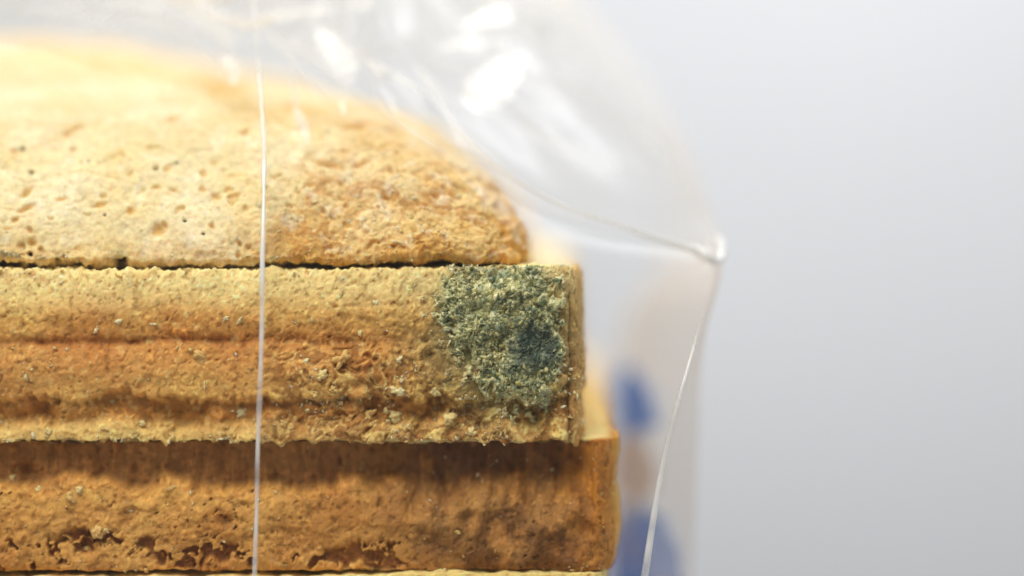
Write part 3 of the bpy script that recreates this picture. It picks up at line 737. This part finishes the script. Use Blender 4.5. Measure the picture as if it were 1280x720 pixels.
# periodic catmull blended with linear near the crease and outline columns
i = np.floor(us).astype(int); f = (us-i)[None, :, None]
g = lambda k: S[:, (i+k) % 12]
cr = .5*((2*g(0))+(g(1)-g(-1))*f+(2*g(-1)-5*g(0)+4*g(1)-g(2))*f*f+(3*g(0)-3*g(1)+g(2)-g(-1))*f**3)
ln = g(0)*(1-f)+g(1)*f
w = np.zeros(nu)
w[(us >= 6) & (us < 8)] = .6
w[(us >= 2) & (us < 6)] = .3
FILM = cr*(1-w[None, :, None])+ln*w[None, :, None]
FN = grid_normals(FILM, True)
Pf = FILM.reshape(-1, 3); Nf = FN.reshape(-1, 3)
tvv = np.repeat(tv, nu); uu = np.tile(us, nvv)
# crumple: sums of folded planes, stronger towards the gathered neck
def crumple(P, freq, seed, n=7):
    r = np.random.default_rng(seed); s = np.zeros(len(P))
    Q = P+.25/freq*np.stack([fbm(P*freq*.35, 2, off=seed+k*9) for k in range(3)], -1)*2
    for k in range(n):
        dv = r.normal(size=3); dv /= np.linalg.norm(dv)
        t = (Q@dv)*freq*r.uniform(.5, 1.3)+r.random()
        s += np.abs((t-np.floor(t))*2-1)*r.uniform(.5, 1)
    return s/n-.4
up = sst(5.0, 9.2, tvv)*(1-.0*uu)+.22*sst(5.4, 6.6, tvv)*sst(6.5, 5, uu)*sst(9, 7.5, tvv)
lowamp = .02
amp = lowamp+.22*up
d = amp*crumple(Pf, .55, 3)+(.006+.12*up)*crumple(Pf, 1.5, 8)+.045*up*crumple(Pf, 3.2, 18)
# pleats that run down from the neck
pl = np.abs(((uu*1.15+.35*fbm(np.c_[uu*2, tvv*.5, uu*0], 2)) % 1)*2-1)-.5
d += pl*.22*sst(7.2, 10.5, tvv)*(1-sst(11.3, 12.5, tvv)*.6)
pin = np.exp(-((uu-7)/.25)**2)*sst(12, 10, tvv)
d *= (1-.85*pin)
# keep outside the bread: only push outward over the stack
Nf = Nf*np.sign((Nf*(Pf-np.array([-3, 4, 0]))).sum(1))[:, None]
d = np.where((tvv < 7.5), np.maximum(d, -.05), d)
Pf2 = Pf+Nf*d[:, None]
layers = 1+18*sst(6.3, 9.3, tvv)*(.6+.4*sst(5.5, 4, uu))
layers = np.where(uu > 6.3, 1+(layers-1)*.4, layers)
layers = np.where((uu > 8) | (uu < 1), 1.0, layers)
film = link('film', new_mesh('film', Pf2, grid_faces(nvv, nu, True), np.c_[layers, layers, layers]), M_film, bag)
film_grid = Pf2.reshape(nvv, nu, 3)

# ridge tubes for welded seam and fold edges
def tube(name, pts, radii, mat, parent, flat=.5, ns=8):
    pts = np.array(pts, float); n = len(pts)
    t = np.gradient(pts, axis=0); t /= np.linalg.norm(t, axis=1)[:, None]
    s = np.cross(t, np.array([0, 1., 0])); s /= np.linalg.norm(s, axis=1)[:, None]; b = np.cross(s, t)
    a = np.linspace(0, 2*math.pi, ns, endpoint=False)
    V = pts[:, None]+np.asarray(radii)[:, None, None]*(np.cos(a)[None, :, None]*s[:, None]+flat*np.sin(a)[None, :, None]*b[:, None])
    F = grid_faces(n, ns, True)
    V = V.reshape(-1, 3)
    lay_ = np.clip(.75+.8*fbm(V*np.array([1., 1, 3.]), 3, off=500), .2, 1.5)
    return link(name, new_mesh(name, V, F, np.c_[lay_, lay_, lay_]), mat, parent)
def spline(ctrl, n):
    A = np.array(ctrl, float); return catmull(A, np.linspace(0, len(A)-1, n))
seam = spline([at(318, -40, 1.1), at(318, 20, .95), at(323, 80, .62), at(329, 160, .3), at(330, 230, 0), at(328, 320, -.22), at(327, 420, -.28), at(323, 530, -.29), at(320, 640, -.29), at(317, 740, -.29), at(315, 900, -.29)], 260)
rr = np.random.default_rng(3)
wv = .0155+.009*perlin(np.c_[np.arange(260)*.06, np.zeros(260), np.zeros(260)])
wv *= np.interp(np.arange(260), [0, 15, 40, 70, 260], [.3, .5, .9, 1.25, 1.0])
o = tube('seam', seam+np.c_[.012*perlin(np.c_[np.arange(260)*.04, np.zeros(260)+4, np.zeros(260)]), np.zeros(260), np.zeros(260)], wv, M_seam, bag); o['label'] = 'thin white vertical seam in the film'
c1 = film_grid[:, np.argmin(np.abs(us-7))]
k = (tv > 1) & (tv < 4.35)
q = c1[k]; n = len(q)
o = tube('fold_edge', q, np.interp(np.arange(n), [0, n*.3, n*.75, n], [.03, .026, .018, .004]), M_seam, bag); o['label'] = 'bright fold running down the lower right of the film'
k = (tv > 5.05) & (tv < 9.1)
q = c1[k]; n = len(q)
wv = np.interp(np.arange(n), [0, n*.1, n*.3, n*.6, n], [.03, .04, .018, .010, .008])*(1+.5*perlin(np.c_[np.arange(n)*.12, np.zeros(n), np.zeros(n)]))
o = tube('fold_edge', q, wv*.8, M_seam, bag); o['label'] = 'fine slanting fold from the pinched corner up over the dome'
# pinched corner: the film is curled into a small loop
lp = spline([at(862, 306, .75), at(876, 312, .7), at(886, 322, .68), at(896, 326, .75), at(902, 314, .9), at(899, 299, 1.1), at(890, 300, 1.2), at(886, 314, 1.1), at(884, 332, .95), at(880, 350, .9)], 70)
o = tube('pinched_corner', lp, np.interp(np.linspace(0, 1, 70), [0, .2, .42, .7, 1], [.012, .03, .042, .026, .008]), M_seam, bag); o['label'] = 'bunched corner of the bag at right'

# print on the inward gusset of the bag
def print_patch(name, u0, u1, z0, z1, mat, seed, label):
    uu_ = np.linspace(u0, u1, 24); vv = np.linspace(z0, z1, 24)
    V = []
    for zv in vv:
        j = np.interp(zv, film_grid[:, np.argmin(np.abs(us-9)), 2][:180], np.arange(180))
        j0 = int(j)
        for u_ in uu_:
            kk = np.interp(u_, us, np.arange(nu)); k0 = int(kk); fr = kk-k0
            p = film_grid[j0, k0]*(1-fr)+film_grid[j0, (k0+1) % nu]*fr
            V.append((p[0]-.02, p[1]-.02, zv))
    V = np.array(V)
    V[:, 0] += .10*perlin(np.c_[V[:, 2]*1.8, V[:, 1]*.4, np.full(len(V), seed*2.2)])
    F = grid_faces(24, 24)
    # ragged rounded outline
    a, b = np.meshgrid(np.linspace(-1, 1, 23), np.linspace(-1, 1, 23))
    wob = .25*perlin(np.c_[a.ravel()*1.7, b.ravel()*1.7, np.full(a.size, seed*3.3)])
    wob += .3*perlin(np.c_[a.ravel()*3.5, b.ravel()*3.5, np.full(a.size, seed*7.3)])
    keep = (np.abs(a)**2+np.abs(b)**2).ravel()+wob < .85
    o = link(name, new_mesh(name, V, F[keep]), mat, bag); o['label'] = label
print_patch('blue_print', 8.42, 9.05, -1.42, -.74, M_blue, 1, 'small blurred blue printed mark')
print_patch('tan_print', 8.45, 9.0, -2.05, -1.30, M_brown, 2, 'faint tan printed patch between the blue marks')
print_patch('blue_print', 8.05, 9.02, -3.5, -1.8, M_blue, 3, 'large blurred blue printed mark low on the bag')
# ribbons added over the gathered film, tilted to mirror the key light as highlights
def fold(pts, w, label, mat=None):
    q = spline(pts, 60)
    wv = np.interp(np.linspace(0, 1, 60), np.linspace(0, 1, len(w)), w)
    q = q+.008*np.stack([perlin(np.c_[np.arange(60)*.11, np.full(60, k*5.+pts[0][0]), np.zeros(60)]) for k in range(3)], -1)
    h = np.array([-.15, -.88, .42]); h /= np.linalg.norm(h)
    t = np.gradient(q, axis=0); t /= np.linalg.norm(t, axis=1)[:, None]
    sd = np.cross(t, h); sd /= np.linalg.norm(sd, axis=1)[:, None]
    c = np.linspace(-1, 1, 13)
    V = q[:, None]+wv[:, None, None]*(c[None, :, None]*sd[:, None]+(.09*(1-c*c))[None, :, None]*h[None, None])
    V = V+.004*np.stack([perlin(V.reshape(-1, 3)*3+k*4) for k in range(3)], -1).reshape(V.shape)
    e = sst(1, .45, np.abs(c))[None, :]*sst(0, .15, np.linspace(0, 1, 60))[:, None]*sst(1, .85, np.linspace(0, 1, 60))[:, None]
    e = e.ravel()
    o = link('fold_highlight', new_mesh('fold_highlight', V.reshape(-1, 3), grid_faces(60, 13), np.c_[e, e, e]), mat or M_fold, bag); o['label'] = label
M_fold = film_material('fold_highlight_film', .30, .08, .36, bump=.05, back=.25)
M_bright = film_material('fold_highlight_glossy', .34, .13, .34, bump=.05)
fold([at(575, 38, 2.0), at(610, 22, 2.0), at(645, 20, 2.0), at(672, 34, 2.1), at(692, 52, 2.2)], [.02, .08, .11, .09, .03], 'bright curved fold highlight high on the bag', M_bright)
fold([at(545, 62, 1.8), at(575, 55, 1.8), at(610, 54, 1.8), at(640, 55, 1.9)], [.01, .06, .07, .02], 'pale fold highlight under the curved one')
fold([at(658, 66, 1.6), at(640, 82, 1.55), at(618, 103, 1.5), at(598, 122, 1.45), at(585, 132, 1.4)], [.04, .13, .2, .2, .08], 'broad bright fold highlight facing the light', M_bright)
fold([at(140, -8, 2.4), at(175, 12, 2.2), at(210, 32, 2.0), at(238, 50, 1.8), at(255, 60, 1.6)], [.05, .06, .05, .03, .01], 'slanting bright fold highlight above the dome')
fold([at(205, -10, 2.6), at(245, 15, 2.4), at(275, 40, 2.2), at(290, 70, 1.9)], [.05, .09, .10, .05], 'second pale fold highlight above the dome')
fold([at(290, 34, 1.7), at(330, 25, 1.6), at(380, 15, 1.6), at(425, 10, 1.6)], [.02, .045, .05, .02], 'pale level fold highlight near the gathered neck')
fold([at(432, -5, 1.8), at(448, 5, 1.8), at(462, 0, 1.8), at(470, -12, 1.8)], [.03, .07, .06, .02], 'small bright fold highlight at the neck')
fold([at(395, 35, 1.3), at(415, 60, 1.2), at(432, 85, 1.1), at(438, 105, 1.0)], [.04, .12, .13, .03], 'milky fold highlight in the middle of the gather')
fold([at(455, 75, 1.2), at(475, 88, 1.1), at(485, 96, 1.1)], [.02, .06, .02], 'short milky fold highlight beside the gather')
fold([at(280, 70, 1.0), at(290, 90, .95), at(292, 108, .9)], [.02, .08, .02], 'short milky fold highlight against the dome')
fold([at(368, 135, .75), at(378, 155, .7), at(385, 180, .6)], [.02, .06, .01], 'thin glint on the film over the dome')
fold([at(426, 122, .8), at(428, 134, .75), at(431, 146, .7)], [.008, .03, .012], 'tiny bright glint on the film over the dome')
fold([at(640, 150, 2.0), at(690, 178, 2.0), at(740, 202, 2.1), at(790, 216, 2.2)], [.02, .06, .06, .02], 'soft pale streak along the right shoulder of the bag')
fold([at(672, 92, 2.2), at(735, 122, 2.2), at(790, 168, 2.3), at(832, 222, 2.4)], [.01, .04, .05, .02], 'soft pale streak near the outline of the bag')
def crease(pts, w, label):
    q = spline(pts, 80)
    q = q+.010*np.stack([perlin(np.c_[np.arange(80)*.09, np.full(80, k*5.+pts[0][0]), np.zeros(80)]) for k in range(3)], -1)
    o = tube('film_crease', q, w*np.interp(np.linspace(0, 1, 80), [0, .15, .6, 1], [.1, 1, .8, .1]), M_seam, bag); o['label'] = label
crease([at(462, 74, 1.1), at(498, 98, 1.0), at(530, 118, .9), at(566, 140, .85)], .010, 'thin crease just above the slanting fold')
crease([at(520, 80, 1.3), at(545, 108, 1.2), at(572, 138, 1.1)], .008, 'thin crease beside the broad bright fold highlight')
crease([at(250, 62, 1.2), at(268, 80, 1.1), at(280, 104, .95)], .010, 'short crease where the film meets the dome')
crease([at(362, 60, 1.0), at(366, 100, .9), at(372, 140, .7), at(383, 186, .5)], .009, 'thin upright crease right of the seam')
crease([at(430, 60, 1.2), at(458, 66, 1.2), at(492, 60, 1.3), at(520, 48, 1.4)], .010, 'thin level crease in the gathered film')
crease([at(470, 30, 1.4), at(452, 60, 1.3), at(470, 95, 1.1), at(462, 128, .9)], .008, 'thin bent crease in the gathered film')
